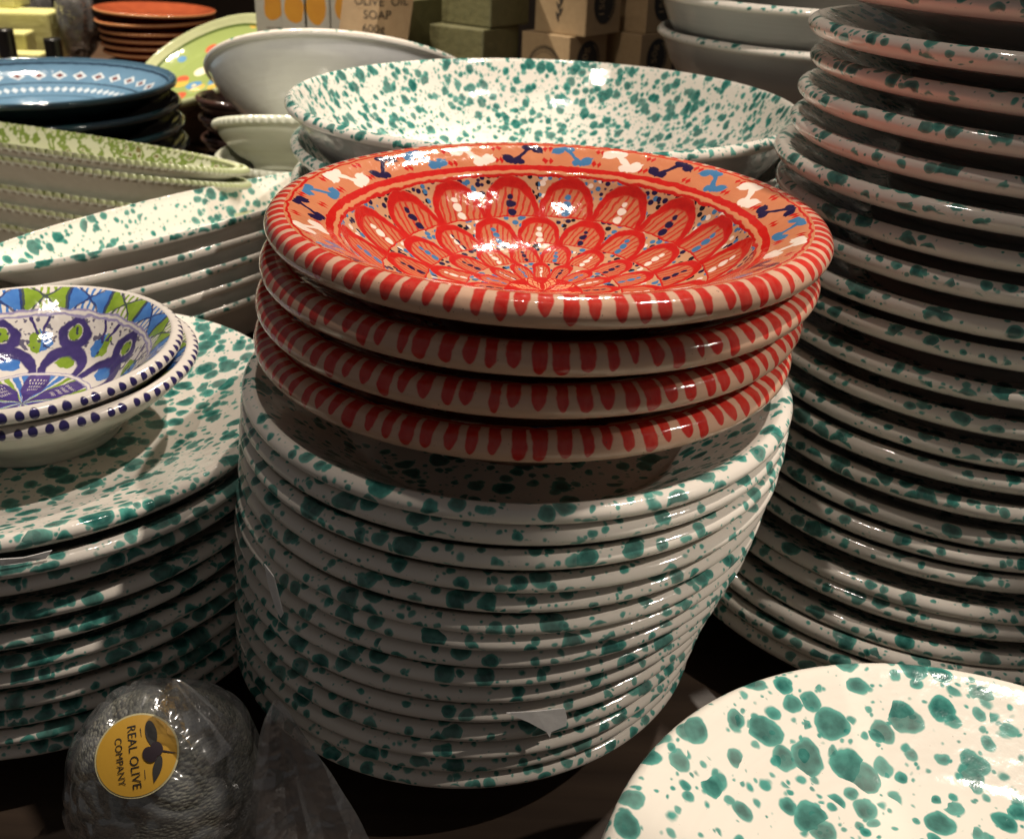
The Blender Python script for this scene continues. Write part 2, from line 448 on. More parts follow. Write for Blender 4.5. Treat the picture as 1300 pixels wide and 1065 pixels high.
# ------------------------------------------------------------------ plates
def plate_mesh(R, Lb, floor_h, lip=0.0098, seed=0, wide=False):
    """Lb: height of the lip's lower edge over the foot; floor_h: height of the eating surface"""
    k = R / 0.149
    fh = floor_h
    uh = max(fh - 0.0075, 0.0025)
    w_in = 0.088 * k
    P = [(0.0005, uh + .001, 0), (0.06 * k, uh, 0), (0.074 * k, uh, 0), (0.076 * k, 0.0, 0), (0.083 * k, 0.0, 0), (0.086 * k, uh + .001, 0),
         (0.100 * k, uh + (Lb - uh) * 0.30, 0), (0.122 * k, uh + (Lb - uh) * 0.72, 0), (R - 0.0095, Lb - 0.0006, 0), (R - 0.0052, Lb, 0.02),
         (R - 0.0012, Lb + lip * 0.30, 0.22), (R, Lb + lip * 0.58, 0.45), (R - 0.0012, Lb + lip * 0.84, 0.75), (R - 0.0042, Lb + lip, 1),
         (R - 0.0085, Lb + lip * 0.90, 1), (0.122 * k, fh + (Lb + lip * .75 - fh) * 0.66, 1), (0.103 * k, fh + (Lb + lip * .75 - fh) * 0.26, 1),
         (w_in, fh + 0.0006, 1), (0.05 * k, fh, 1), (0.0005, fh, 1)]
    return lathe(P, n=112, sub=3, wob=0.0012, seed=seed)

def stack(items, cy, mat, label, group, Lb=0.026, top_floor=0.0115, lip=0.0098, cat='plate', name='plate'):
    """items: (cx, lip_lower_edge_z relative to the lens, R) from the top down"""
    n = len(items); out = []
    for i, (cx, z, R) in enumerate(items):
        fh = (items[i - 1][1] - z) if i else top_floor
        me = plate_mesh(R, Lb, fh, lip * random.uniform(.90, 1.03), seed=random.randint(0, 9999))
        o = link(name, me, mat); o.location = (cx, cy + random.uniform(-.0015, .0015), z + CAMZ - Lb)
        o.rotation_euler = (0, 0, random.uniform(0, 6.28))
        tag(o, label(i, n), cat, group); out.append(o)
    return out

# centre stack under the red bowls
CZ = [-.2395, -.2500, -.2618, -.2748, -.2863, -.2988, -.3080, -.3195, -.3320, -.3440, -.3574, -.3718, -.3835, -.3955, -.4070]
CX = [.003, .0022, .0012, -.0002, -.0023, -.0044, -.006, -.008, -.011, -.0138, -.0167, -.0196, -.0216, -.023, -.024]
CR = [.1487, .1493, .1499, .1502, .1498, .1495, .1493, .1488, .1475, .1458, .1441, .1425, .1416, .141, .1405]
stack(list(zip(CX, CZ, CR)), 0.495, SPAT_PLATE,
      lambda i, n: 'green-spattered white plate, %s of the stack directly under the red bowls' % (ORD[i] if i < n - 1 else 'bottom'),
      'plates stacked under the red bowls', Lb=CZ[-1] - TABLE, lip=0.0102)

# left stack under the small blue bowls
LZ = [-.2864, -.2990, -.3098, -.3273, -.3418, -.3556, -.3656, -.3808, -.3925, -.4033, -.4142]
stack([(-.286 + random.uniform(-.003, .003), z, .150) for z in LZ], 0.515, SPAT_LEFT,
      lambda i, n: 'green-spattered white plate, %s of the stack under the small blue bowls' % (ORD[i] if i < n - 1 else 'bottom'),
      'plates stacked under the blue bowls', top_floor=0.0225, Lb=LZ[-1] - TABLE, lip=0.0095)

# tall stack on the right
RZ = [-.0240, -.0432, -.0665, -.0847, -.1032, -.1221, -.1399, -.1586, -.1755, -.1941, -.2101, -.2306, -.2486, -.2667, -.2809, -.2978, -.3157, -.3277, -.3405, -.3582, -.3677, -.3836, -.3917, -.4022, -.4125]
RRAD = [.149] * 14 + [.150, .151, .153, .155, .157, .161, .165, .169, .173, .176, .177]
RX = [.318, .3218, .3153, .3202, .315, .313, .3063, .3101, .308] + [.305 - .0018 * max(0, k - 4) + random.uniform(-.002, .002) for k in range(16)]
stack([(x, z, r) for x, z, r in zip(RX, RZ, RRAD)], 0.60, SPAT_PLATE,
      lambda i, n: 'green-spattered white plate, %s of the tall stack beside the big grey bowls' % (ORD[i] if i < n - 1 else 'bottom'),
      'plates in the tall stack', Lb=RZ[-1] - TABLE, lip=0.0112)

# low stack, only its top plate in view
BZ = [-.3265 - 0.0117 * i for i in range(8)]
stack([(.182 + random.uniform(-.002, .002), z, .149) for z in BZ], 0.2163, SPAT_BIG,
      lambda i, n: ('brightly lit white plate with large green drops, topmost of the low stack' if i == 0 else
                    'white plate with large green drops, %s of the low stack' % (ORD[i] if i < n - 1 else 'bottom')),
      'plates in the low stack', top_floor=0.0260, Lb=BZ[-1] - TABLE, lip=0.0098)

# ------------------------------------------------------------------ red bowls
def red_bowl(cx, cy, z, R, label, top, seed):
    Lb = 0.2143 * -1 - (CZ[0] - (CZ[-1] - TABLE) + 0.0115); fh = 0.0150 if top else 0.0200; lip = 0.0128
    k = R / RR
    root = empty('red_bowl', (cx, cy, z + CAMZ - Lb), (0, 0, random.uniform(0, 6.28)))
    tag(root, label, 'bowl', 'red painted bowls in a stack')
    n = 160 if top else 128
    under = [(0.0005, 0.009, 0), (0.045, 0.009, 0), (0.048, 0.0, 0), (0.056, 0.0, 0), (0.060, 0.011, 0), (0.085, Lb - .022, 0), (0.106, Lb - .0075, 0), (0.124, Lb - .002, 0), (R - 0.006, Lb, 0)]
    lipp = [(R - 0.006, Lb, 0), (R - 0.0022, Lb + .0012, 0.10), (R - .0002, Lb + lip * .36, 0.32), (R - .0006, Lb + lip * .62, 0.52), (R - 0.0032, Lb + lip * .88, 0.72), (R - 0.0072, Lb + lip, 0.90), (0.930 * R, Lb + lip * 1.0, 1)]
    band = [(0.930 * R, Lb + lip * 1.0, 1), (0.90 * R, Lb + lip * 0.93, 1), (0.86 * R, Lb + lip * 0.72, 1), (0.82 * R, Lb + lip * .5, 1), (0.79 * R, Lb + lip * .30, 1)]
    well = [(0.79 * R, Lb + lip * .30, 1), (0.772 * R, Lb + lip * .18, 1), (0.745 * R, Lb + lip * -0.05, 1), (0.69 * R, Lb - .0100, 1), (0.58 * R, fh + 0.0150, 1), (0.42 * R, fh + .0050, 1), (0.22 * R, fh + .0008, 1), (0.0005, fh, 1)]
    wob = 0.0018
    link('underside', lathe(under, n, 3, wob, seed=seed), MAT_CLAY, root)
    link('striped_rim', lathe(lipp, n, 4, wob, seed=seed), MAT_LIP, root)
    link('flower_border', lathe(band, n, 4, wob, seed=seed), MAT_BAND, root)
    link('scale_patterned_well', lathe(well, n, 5, wob, seed=seed), MAT_WELL, root)
    return root
rz = [-.1529, -.1735, -.1933, -.2143]; rx = [.015, .0115, .007, .0048]
rl = ['red painted bowl on top of its stack, open patterned inside showing', 'red bowl with striped rim, second from top of the red stack',
      'red bowl with striped rim, third from top of the red stack', 'bottom red bowl, resting on the green-spattered plate']
for i in range(4):
    red_bowl(rx[i], 0.50, rz[i], RR + (0.0003, .001, 0, 0)[i], rl[i], i == 0, 11 + i)

# ------------------------------------------------------------------ small blue bowls
def blue_bowl(cx, cy, z, label, seed):
    R = BR_; Lb = 0.0405; lip = 0.0085; fh = 0.0090
    root = empty('blue_bowl', (cx, cy, z + CAMZ - Lb), (0, 0, random.uniform(0, 6.28)))
    tag(root, label, 'bowl', 'small blue bowls on the left plates')
    under = [(0.0005, 0.003, 0), (0.038, 0.003, 0), (0.040, 0, 0), (0.046, 0, 0), (0.050, 0.0075, 0), (0.07, 0.0230, 0), (0.084, 0.0335, 0), (R - .005, Lb, 0)]
    lipp = [(R - .005, Lb, 0), (R - .001, Lb + lip * .25, .25), (R, Lb + lip * .55, .5), (R - .0014, Lb + lip * .85, .8), (R - .005, Lb + lip, 1), (.93 * R, Lb + lip * .95, 1)]
    ins = [(.93 * R, Lb + lip * .95, 1), (.865 * R, Lb + lip * .45, 1), (.785 * R, Lb - .0035, 1), (.64 * R, .0225, 1), (.50 * R, .0130, 1), (.34 * R, fh + .0008, 1), (.0005, fh, 1)]
    link('underside', lathe(under, 112, 3, .001, seed=seed), MAT_CREAMG, root)
    link('dotted_rim', lathe(lipp, 112, 3, .001, seed=seed), MAT_BLIP, root)
    link('painted_inside', lathe(ins, 112, 5, .001, seed=seed), MAT_BIN, root)
    return root
BZ0 = LZ[0] + CAMZ - (LZ[-1] - TABLE) + 0.0225 - CAMZ + 0.0405      # foot on the plate's eating surface
blue_bowl(-.281, .514, BZ0 + .0, 'lower small blue bowl with navy dotted rim, mostly hidden by the bowl on it', 3)
blue_bowl(-.288, .511, BZ0 + .0095, 'upper small bowl painted with blue and green flowers inside', 4)

# ------------------------------------------------------------------ big bowls
def bowl_profile(R, H, thick=0.0065, lip=0.008, foot=0.42):
    f = foot * R
    return [(0.0005, 0.006, 0), (f - .008, 0.006, 0), (f - .006, 0, 0), (f, 0, 0), (f + .003, 0.008, 0), (R * .72, H * .34, 0), (R * .90, H * .68, 0), (R - .006, H - lip - .002, 0),
            (R - .001, H - lip, .06), (R, H - lip * .5, .42), (R - .002, H - .0012, .85), (R - .005, H, 1), (R - .0085, H - .003, 1),
            (R * .90 - thick, H * .70, 1), (R * .71 - thick, H * .37 + .004, 1), (f, 0.018, 1), (f * .5, 0.013, 1), (0.0005, 0.012, 1)]
def bowl(name, loc, R, H, mat, label, cat, group=None, rot=(0, 0, 0), teeth=None, sx=1.0, sy=1.0, n=128, foot=.42, wob=.0015):
    o = link(name, lathe(bowl_profile(R, H, foot=foot), n, 4, wob, teeth, sx, sy, seed=random.randint(0, 9999)), mat)
    o.location = loc; o.rotation_euler = rot
    return tag(o, label, cat, group)
def setb(o, p):            # seat a bowl so that its rim centre is at p
    return o
HB = 0.118
zr = -.152 + CAMZ
bowl('serving_bowl', (.019, .876, zr - HB), .2205, HB, SPAT_BOWL, 'wide serving bowl with green spatter inside, behind the red bowls', 'bowl', 'wide serving bowls behind the red bowls')
bowl('serving_bowl', (.021, .876, zr - HB - .034), .2205, HB, SPAT_BOWL, 'serving bowl nested under the wide green-spattered serving bowl', 'bowl', 'wide serving bowls behind the red bowls')
bowl('serving_bowl', (.020, .874, SH), .2205, zr - HB - .034 - SH + HB - 0.030, SPAT_BOWL, 'lowest of the serving bowls nested behind the red bowls', 'bowl', 'wide serving bowls behind the red bowls')

# grey bowls at the back right
GR = .198; gz = -.0080 + CAMZ; gy = 1.20; gx = .350; HG = .125
for i, (dz, lb) in enumerate(((.072, 'upper grey-white serving bowl, partly cut off, on the stack behind the tall plates'),
                              (0.0, 'grey-white serving bowl with rounded sides under another one, behind the tall plates'),
                              (-.078, 'lower grey-white bowl with spattered rim, under the big grey bowl'),
                              (-.118, 'bottom bowl of the grey-white stack behind the tall plates'))):
    bowl('serving_bowl', (gx + (.004, 0, -.002, .002)[i], gy, gz - HG + dz), GR + (.003, 0, .001, .001)[i], HG, SPAT_GREY, lb, 'bowl', 'grey-white bowls behind the tall plate stack', foot=.55)
zb = gz - HG - .118
o = link('display_block', box_mesh(.2, .2, zb - SH - .001, .003), MAT_SHELF); o.location = (gx, gy, SH); tag(o, 'wooden block under the grey-white bowl stack', 'block')

# bowl leaning back, seen from outside
pc = px(442, 101, 1.30); tau = math.radians(27)
nrm = Vector((0, math.sin(tau), math.cos(tau)))
H1 = .085
ctr = pc - nrm * H1
bowl('tilted_bowl', ctr, .177, H1, SPAT_PALE, 'pale grey bowl leaning back, its plain outside showing with green drips on the rim', 'bowl', rot=(-tau, 0, 0), foot=.5)
hb = ctr.z - SH
bowl('support_bowl', (ctr.x, ctr.y + .01, SH), .088, hb - .02, SPAT_GREY, 'small white bowl under the leaning grey bowl', 'bowl', foot=.5)

# ------------------------------------------------------------------ white oval platters with green spatter
def platter(name, c, a, b, H, ang, mat, label, group, teeth=None, tilt=(0, 0)):
    P = [(0.0005, .004, 0), (.62, .004, 0), (.66, 0, 0), (.70, 0, 0), (.73, .006, 0), (.86, H * .55, 0), (.965, H - .008, 0), (.985, H - .0075, .05), (1.0, H - .004, .45), (.99, H - .0005, .9), (.972, H, 1),
         (.95, H - .0035, 1), (.84, H * .6 + .002, 1), (.72, .013, 1), (.6, .0095, 1), (0.0005, .009, 1)]
    me = lathe([(r * b, z, p) for r, z, p in P], 600 if teeth else 160, 3 if teeth else 4, .001, teeth, a / b, 1.0, seed=random.randint(0, 9999))
    o = link(name, me, mat); o.location = c; o.rotation_euler = (tilt[0], tilt[1], ang)
    return tag(o, label, 'platter', group)
pa = math.radians(55)
for i in range(5):
    platter('oval_platter', (-.300 + i * .004, .867 + .002 * i, -.265 + CAMZ - .040 - i * .0185), .207, .051, .042, pa + i * .01, SPAT_PLATE if i == 0 else SPAT_GREY,
            ('white oval platter with green spatter, topmost beside the blue bowls', 'white oval platter, second of the nest beside the blue bowls', 'white oval platter, third of the nest beside the blue bowls',
             'white oval platter, fourth of the nest beside the blue bowls', 'white oval platter, bottom of the nest beside the blue bowls')[i], 'nested white oval platters')

# ------------------------------------------------------------------ celadon ware with notched rims
MAT_CEL = plain('celadon_glaze', (0.60, 0.60, 0.49), 0.14, (0.52, 0.53, 0.42), 20.0)
def celadon_inside():
    m = M('celadon_leaf_paint', .14)
    p = m.attr('prof'); n = m.noise(m.vmul(m.co, (1, 2, 1)), 70.0, 2.0)
    c = m.mix((n.band(.5, .62, .02)) * p.gt(.97), m.mix(m.noise(m.co, 20.0, 2.0), (.62, .61, .49), (.55, .54, .42)), (.16, .22, .05))
    c = m.mix((n.gt(.66)) * p.gt(.97), c, (.16, .11, .05))
    c = m.mix(p.band(.4, .96, .1) * .5, c, (.36, .44, .10))
    glaze_bump(m)
    return m.done(c)
MAT_CELP = celadon_inside()
cl = ['celadon oval platter with notched rim, topmost of the long nest', 'celadon oval platter, second from top of the long nest', 'celadon oval platter, third from top of the long nest',
      'celadon oval platter, fourth from top of the long nest', 'celadon oval platter, bottom of the long nest']
for i in range(5):
    platter('notched_platter', (-.545, 1.06, -.245 + CAMZ - .050 - (0, .014, .045, .066, .090)[i]), .30, .038, .050, math.radians(-21), MAT_CELP, cl[i], 'nested celadon oval platters', teeth=(150, .0026, .968))
zb = -.245 + CAMZ - .045 - .084 * .88
# small celadon bowls
q = px(345, 182, 1.0)
cb = [(px(372, 158, 1.12), 0.092, 0.054, (-math.radians(17), -.02, 0), 'tilted celadon bowl with notched rim, topmost of the small bowls'),
      (px(366, 196, 1.12), 0.083, 0.038, (.0, .03, 0), 'celadon bowl with notched rim, second of the small bowls'),
      (px(366, 215, 1.12), 0.083, 0.038, (0, .02, 0), 'celadon bowl with notched rim, third of the small bowls'),
      (px(366, 236, 1.12), 0.076, 0.038, (0, 0, 0), 'celadon bowl with notched rim, fourth of the small bowls')]
for p, R, H, rot, lb in cb:
    bowl('notched_bowl', (p.x, p.y, p.z - H), R, H, MAT_CEL, lb, 'bowl', 'small celadon bowls beside the serving bowl', rot, teeth=(64, .0030, .955), n=384, foot=.5)
zc = cb[-1][0].z - .038
o = link('display_block', box_mesh(.07, .07, zc - SH - .0005, .002), MAT_SHELF); o.location = (cb[-1][0].x, cb[-1][0].y, SH); tag(o, 'small wooden block under the celadon bowls', 'block')

# ------------------------------------------------------------------ blue bowls at the back
def blue_back():
    m = M('light_blue_diamond_glaze', .10, wobble=.002)
    a, r, z = m.polar(); rr = r / .182; p = m.attr('prof')
    f = (a * 34.0).fract() - .5; v = (rr - .83) / .14
    d = f.abs() * .9 + v.abs()
    c = m.mix(m.noise(m.co, 40.0, 3.0), (.13, .24, .35), (.09, .17, .26))
    c = m.mix(d.band(.20, .34, .03) * p.gt(.98), c, (.55, .58, .60)); c = m.mix(d.lt(.18) * p.gt(.98), c, (.14, .05, .05))
    f2 = (a * 70.0).fract() - .5; v2 = (rr - .66) / .08
    c = m.mix((f2.abs() + v2.abs()).lt(.42), c, (.5, .56, .62))
    c = m.mix(rr.band(.735, .75, .003).max(rr.band(.925, .94, .003)).max(rr.band(.57, .58, .003)), c, (.02, .04, .07))
    c = m.mix(rr.gt(.945), c, (.05, .10, .15))
    c = m.mix(p.step(.88, .06), m.mix(m.noise(m.co, 25.0, 2.0), (.008, .028, .032), (.012, .014, .022)), c)
    glaze_bump(m)
    return m.done(c)
MAT_BB = blue_back()
MAT_TEAL = plain('dark_teal_glaze', (.006, .024, .026), .10, (.010, .012, .020), 25.0)
bl = ['light blue bowl with diamond pattern inside and dark outside, topmost', 'dark blue bowl, second of the stack under the diamond-patterned bowl',
      'dark blue bowl, third of the stack under the diamond-patterned bowl', 'dark blue bowl, bottom of the stack under the diamond-patterned bowl']
bz = -.229 + CAMZ
for i in range(4):
    H = .060
    bowl('patterned_bowl', (-.639 + .003 * i, 1.306, bz - H - .027 * i), .182, H, MAT_BB if i == 0 else MAT_TEAL, bl[i], 'bowl', 'dark blue bowls at the back', foot=.55)

# dark little bowls
MAT_DK = plain('black_brown_glaze', (.030, .020, .018), .10, (.055, .026, .020))
for i in range(4):
    p = px(297, 122 + 24 * i, 1.50)
    bowl('dark_bowl', (p.x + .003 * i, p.y, p.z - .045), .059 - .002 * i, .045, MAT_DK, ('dark brown bowl, topmost beside the leaning grey bowl', 'dark brown bowl, second of the small dark stack', 'dark brown bowl, third of the small dark stack', 'dark brown bowl, bottom of the small dark stack')[i], 'bowl', 'small dark bowls', rot=(0, .06 if i < 2 else 0, 0), foot=.5)
o = link('display_block', box_mesh(.07, .07, max(p.z - .045 - SH - .001, .004), .002), MAT_SHELF); o.location = (p.x + .009, p.y, SH); tag(o, 'small wooden block under the dark bowls', 'block')

# terracotta plates
def terracotta():
    m = M('terracotta_glaze', .16)
    p = m.attr('prof'); n = m.noise(m.co, 50.0, 3.0)
    c = m.mix(n, (.34, .075, .028), (.22, .045, .02)); c = m.mix(p.band(.2, .8, .1), c, (.55, .26, .11))
    glaze_bump(m); return m.done(c)
MAT_TER = terracotta()
tz = [-.215 + CAMZ - d for d in (0, .016, .034, .047, .060, .073)]
def terra_mesh(R, seed):
    P = [(0.0005, .004, 0), (.05, .004, 0), (.052, 0, 0), (.06, 0, 0), (.065, .006, 0), (.09, .0145, 0), (R - .004, .019, 0), (R, .0225, .5), (R - .004, .026, 1), (.09, .019, 1), (.065, .0115, 1), (0.0005, .011, 1)]
    return lathe(P, 360, 2, .002, (90, .0022, .95), seed=seed)
for i in range(6):
    o = link('terracotta_plate', terra_mesh(.112 - .001 * i, 40 + i), MAT_TER); o.location = (-.712 + (.0, .0, .003, .004, .002, .003)[i], 2.0, tz[i] - .022)
    o.rotation_euler = (.0, (.03, -.02, 0, 0, 0, 0)[i], i)
    tag(o, ('terracotta plate with beaded rim, topmost of its stack' if i == 0 else 'terracotta plate with beaded rim, %s of its stack' % (ORD[i] if i < 5 else 'bottom')), 'plate', 'terracotta plates at the back')
hz = tz[-1] - .022
o = link('display_block', box_mesh(.9, .50, hz - SH - .001, .003), MAT_SHELF); o.location = (-.78, 2.0, SH); tag(o, 'long wooden step under the terracotta plates', 'step')

# green and yellow patterned bowl leaning
def green_floral():
    m = M('green_yellow_petal_paint', .12)
    d, v1, v2 = m.vor(m.obj, 30.0, .8); p = m.attr('prof')
    c = m.mix(d.lt(.42), (.25, .31, .10), m.mix(v1.gt(.35), m.mix(v2.gt(.5), (.10, .24, .42), (.72, .66, .5)), m.mix(v2.gt(.45), (.5, .10, .05), (.56, .36, .07))))
    c = m.mix(d.lt(.16), c, (.70, .6, .3))
    c = m.mix(p.lt(.99), c, (.46, .47, .27)); x, y, z = m.sep(m.obj); r = (x * x + y * y).sqrt()
    c = m.mix(r.gt(.112), c, (.44, .46, .26)); c = m.mix(r.band(.108, .112, .001), c, (.06, .09, .02))
    glaze_bump(m); return m.done(c)
MAT_GF = green_floral()
for i, (dx, lb) in enumerate(((0, 'green and yellow flower-painted bowl leaning beside the terracotta plates'), (1, 'second green bowl behind the leaning flower-painted bowl'))):
    p = px(266 + 14 * i, 72 + 4 * i, 1.66 + .035 * i)
    bowl('flower_bowl', (p.x + .01, p.y, p.z - .035), .128, .042, MAT_GF, lb, 'bowl', 'green flower-painted bowls', rot=(math.radians(21 - 2 * i), math.radians(-19), 0), foot=.5)
o = link('display_block', box_mesh(.12, .10, p.z - .085 - SH, .003), MAT_SHELF); o.location = (p.x, p.y - .01, SH); tag(o, 'wooden block under the leaning flower-painted bowls', 'block')

# ------------------------------------------------------------------ soaps, boxes and bottles at the back
def text_mesh(s, size, extrude=0.0):
    c = bpy.data.curves.new('txt', 'FONT'); c.body = s; c.size = size; c.align_x = 'CENTER'; c.align_y = 'CENTER'; c.extrude = extrude
    o = bpy.data.objects.new('txt', c); COL.objects.link(o); bpy.context.view_layer.update()
    me = bpy.data.meshes.new_from_object(o.evaluated_get(bpy.context.evaluated_depsgraph_get()))
    bpy.data.objects.remove(o); bpy.data.curves.remove(c); return me
MAT_CARD = plain('brown_card', (.34, .235, .125), .75, (.28, .19, .10), 120.0, .4)
MAT_INK = plain('black_ink', (.012, .010, .009), .6, bump=0)
MAT_CREAMINK = plain('card_coloured_print', (.34, .24, .13), .7, bump=0)
MAT_OLIVE = plain('olive_soap', (.115, .105, .045), .5, (.075, .072, .03), 90.0, 1.5)
MAT_YSOAP = plain('yellow_green_soap', (.62, .59, .26), .5, (.55, .52, .20), 60.0, 1.0)
def disc(r, n=40, inner=0.0, a0=0.0, a1=2 * PI):
    me = bpy.data.meshes.new('disc'); V = []; F = []
    full = abs(a1 - a0 - 2 * PI) < 1e-6; cnt = n if full else n + 1
    for k in range(cnt):
        a = a0 + (a1 - a0) * k / n
        V += [(r * math.cos(a), r * math.sin(a), 0), (inner * math.cos(a), inner * math.sin(a), 0)]
    for k in range(n):
        i, j = 2 * k, 2 * ((k + 1) % cnt)
        F.append((i, j, j + 1, i + 1))
    me.from_pydata(V, [], F); return me
def on_face(o, face, u, v, s, roll=0.0, off=0.0006):
    """put a print on a box's face: local frame with the print's normal outward"""
    sx, sy, sz = s
    if face == 'front': m_ = Matrix.Translation((u, -sy / 2 - off, v)) @ Matrix.Rotation(PI / 2, 4, 'X')
    else: m_ = Matrix.Translation((sx / 2 + off, u, v)) @ Matrix.Rotation(PI / 2, 4, 'Z') @ Matrix.Rotation(PI / 2, 4, 'X')
    o.matrix_local = m_ @ Matrix.Rotation(roll, 4, 'Z')
def soap_box(c, s, rz, label, stamp_front=False, stamp_side=False, sprig=False):
    root = empty('soap_box', c, (0, 0, rz)); tag(root, label, 'box', 'brown card soap boxes')
    link('carton', box_mesh(*s, .0015), MAT_CARD, root)
    h = s[2]
    if stamp_side:
        o = link('round_stamp', disc(.030), MAT_INK, root); on_face(o, 'side', 0, h * .55, s)
        o = link('weight_print', text_mesh('150g', .021), MAT_CREAMINK, root); on_face(o, 'side', -.008, h * .55, s, PI / 2, .0012)
        for k in range(9):
            o = link('print_mark', disc(.0262, 2, .0235, -1.0 + k * .24, -1.0 + k * .24 + .15), MAT_CREAMINK, root); on_face(o, 'side', 0, h * .55, s, 0, .0012)
    if stamp_front:
        for k in range(17):
            a = .35 + k * (PI - .7) / 16
            o = link('print_mark', disc(.034, 2, .028, a - .055, a + .04), MAT_INK, root); on_face(o, 'front', 0, h * .40, s)
        o = link('print_ring', disc(.025, 40, .0242), MAT_INK, root); on_face(o, 'front', 0, h * .40, s)
        o = link('printed_emblem', disc(.009, 7, .002), MAT_INK, root); on_face(o, 'front', 0, h * .46, s)
    if sprig:
        for k, (u, v, r) in enumerate(((-.005, .30, .3), (.000, .38, -.5), (-.004, .47, .5), (.001, .56, -.4), (-.003, .66, .2))):
            o = link('printed_leaf', disc(.0085, 12, 0), MAT_INK, root); on_face(o, 'front', u, h * v, s, r); o.scale = (.22, 1, 1)
    return root
Yb = 1.62
def stand(p, s): return (p.x, p.y, p.z)
bs = (.098, .098, .085)
pA = px(716, 91, Yb)                      # lower printed box
zA = SH
lowz = px(700, 45, Yb).z - .085
ang = math.radians(-40)
o = link('display_block', box_mesh(.62, .24, lowz - SH - .001, .003), MAT_SHELF); o.location = (.06, Yb + .07, SH); tag(o, 'long wooden step under the soap boxes', 'step')
c1 = px(722, 60, Yb); c2 = px(738, 10, Yb)
soap_box((c1.x - .005, Yb + .05, lowz), bs, ang, 'brown card soap box with a round printed seal, under the box with a sprig', True, True)
soap_box((c1.x + .014, Yb + .05, lowz + .0855), bs, ang + .05, 'brown card soap box with a printed sprig and black 150g stamp', False, True, True)
soap_box((c1.x + .112, Yb + .115, lowz), bs, ang, 'brown card soap box in shadow, lower one against the grey bowls', False, True)
soap_box((c1.x + .118, Yb + .125, lowz + .0855), bs, ang, 'brown card soap box in shadow, upper one against the grey bowls', False, True)
# olive soap cubes
def cube(c, s, rz, mat, name, label, group):
    o = link(name, box_mesh(*s, .003), mat); o.location = c; o.rotation_euler = (0, 0, rz); return tag(o, label, 'soap', group)
oc = px(598, 60, Yb - .03); lz2 = lowz + .002
cube((oc.x + .002, Yb + .04, lowz), (.105, .10, .092), math.radians(-33), MAT_OLIVE, 'soap_block', 'dark olive soap block, lower one beside the card boxes', 'olive soap blocks')
cube((oc.x + .018, Yb + .055, lowz + .0925), (.10, .10, .09), math.radians(-36), MAT_OLIVE, 'soap_block', 'dark olive soap block on top of another one', 'olive soap blocks')
cube((oc.x - .115, Yb + .09, lowz), (.09, .10, .125), math.radians(-30), MAT_OLIVE, 'soap_block', 'olive soap block behind the handwritten tag', 'olive soap blocks')

# handwritten folded tag
MAT_KRAFT = plain('kraft_paper', (.36, .25, .14), .8, (.30, .20, .11), 80.0, .5)
pt = px(482, 30, 1.50)
tagroot = empty('price_tag', (pt.x - .004, 1.50, lowz), (0, 0, math.radians(6))); tag(tagroot, 'folded kraft paper tag handwritten OLIVE OIL SOAP 600g', 'tag')
th_ = .0008; tw, tH = .088, .215
V = []; F = []
for k, (x, y) in enumerate(((-tw * .62, .028), (0, 0), (tw * .55, .036))):
    for s_ in (0, th_):
        V += [(x - .018, y + s_, 0), (x + .018, y + s_ + .02, tH)]
for k in range(2):
    a = k * 4; b = a + 4
    F += [(a, b, b + 1, a + 1), (a + 2, a + 3, b + 3, b + 2), (a, a + 2, b + 2, b), (a + 1, b + 1, b + 3, a + 3)]
F += [(0, 1, 3, 2), (8, 10, 11, 9)]
me = bpy.data.meshes.new('tag'); me.from_pydata(V, [], F); link('folded_paper', me, MAT_KRAFT, tagroot)
def tag_text(s, size, zc, xc):
    me = text_mesh(s, size); me2 = me
    for v in me2.vertices:
        x, z = v.co.x * 1.0 + xc, v.co.y + zc
        lean = -.018 + .036 * z / tH; yb = .02 * z / tH
        xx = x - lean
        y = (.028 * (-xx) / (tw * .62) if xx < 0 else .036 * xx / (tw * .55)) + yb
        v.co = (x, y - .0009, z)
    me2.update(); link('handwriting', me2, MAT_INK, tagroot)
ztop = px(482, 18, 1.50).z - lowz
tag_text('OLIVE  OIL', .0165, ztop + .014, .006); tag_text('SOAP', .0165, ztop - .004, .0); tag_text('600g', .017, ztop - .023, -.006)

# upright printed cartons
def carton_print():
    m = M('carton_print', .5, .3)
    x, y, z = m.sep(m.obj)
    n = m.noise(m.co, 34.0, 2.0)
    c = m.mix(m.noise(m.co, 90.0, 3.0), (.46, .43, .36), (.36, .34, .29))
    blob = ((x * x * 1.2 + (z - .222) * (z - .222) * .5).sqrt() + (n - .5) * .012).lt(.0165)
    c = m.mix(blob, c, m.mix(n, (.62, .30, .03), (.50, .20, .02)))
    lines = ((z * 190.0).fract().lt(.35)) * z.band(.168, .192, .001) * (x.abs().lt(.012)) * m.noise(m.vmul(m.co, (400, 400, 190)), 1.0, 1.0).gt(.45)
    c = m.mix(lines, c, (.10, .08, .06))
    return m.done(c)
MAT_CP = carton_print()
for i, (x_, wd, lb) in enumerate(((345, .055, 'pale printed carton standing behind the flower-painted bowls'), (374, .040, 'narrow printed carton beside the pale one, small picture on its front'), (402, .040, 'white carton with an orange picture, beside the dark gap'), (438, .044, 'white carton with an orange picture, next to the handwritten tag'))):
    p = px(x_, 20, 1.60)
    o = link('printed_carton', box_mesh(wd, .05, .34, .0015), MAT_CP); o.location = (p.x, 1.60 + .025 + .01 * (i == 0), SH); tag(o, lb, 'carton', 'printed cartons in a row')
o.location.z = SH

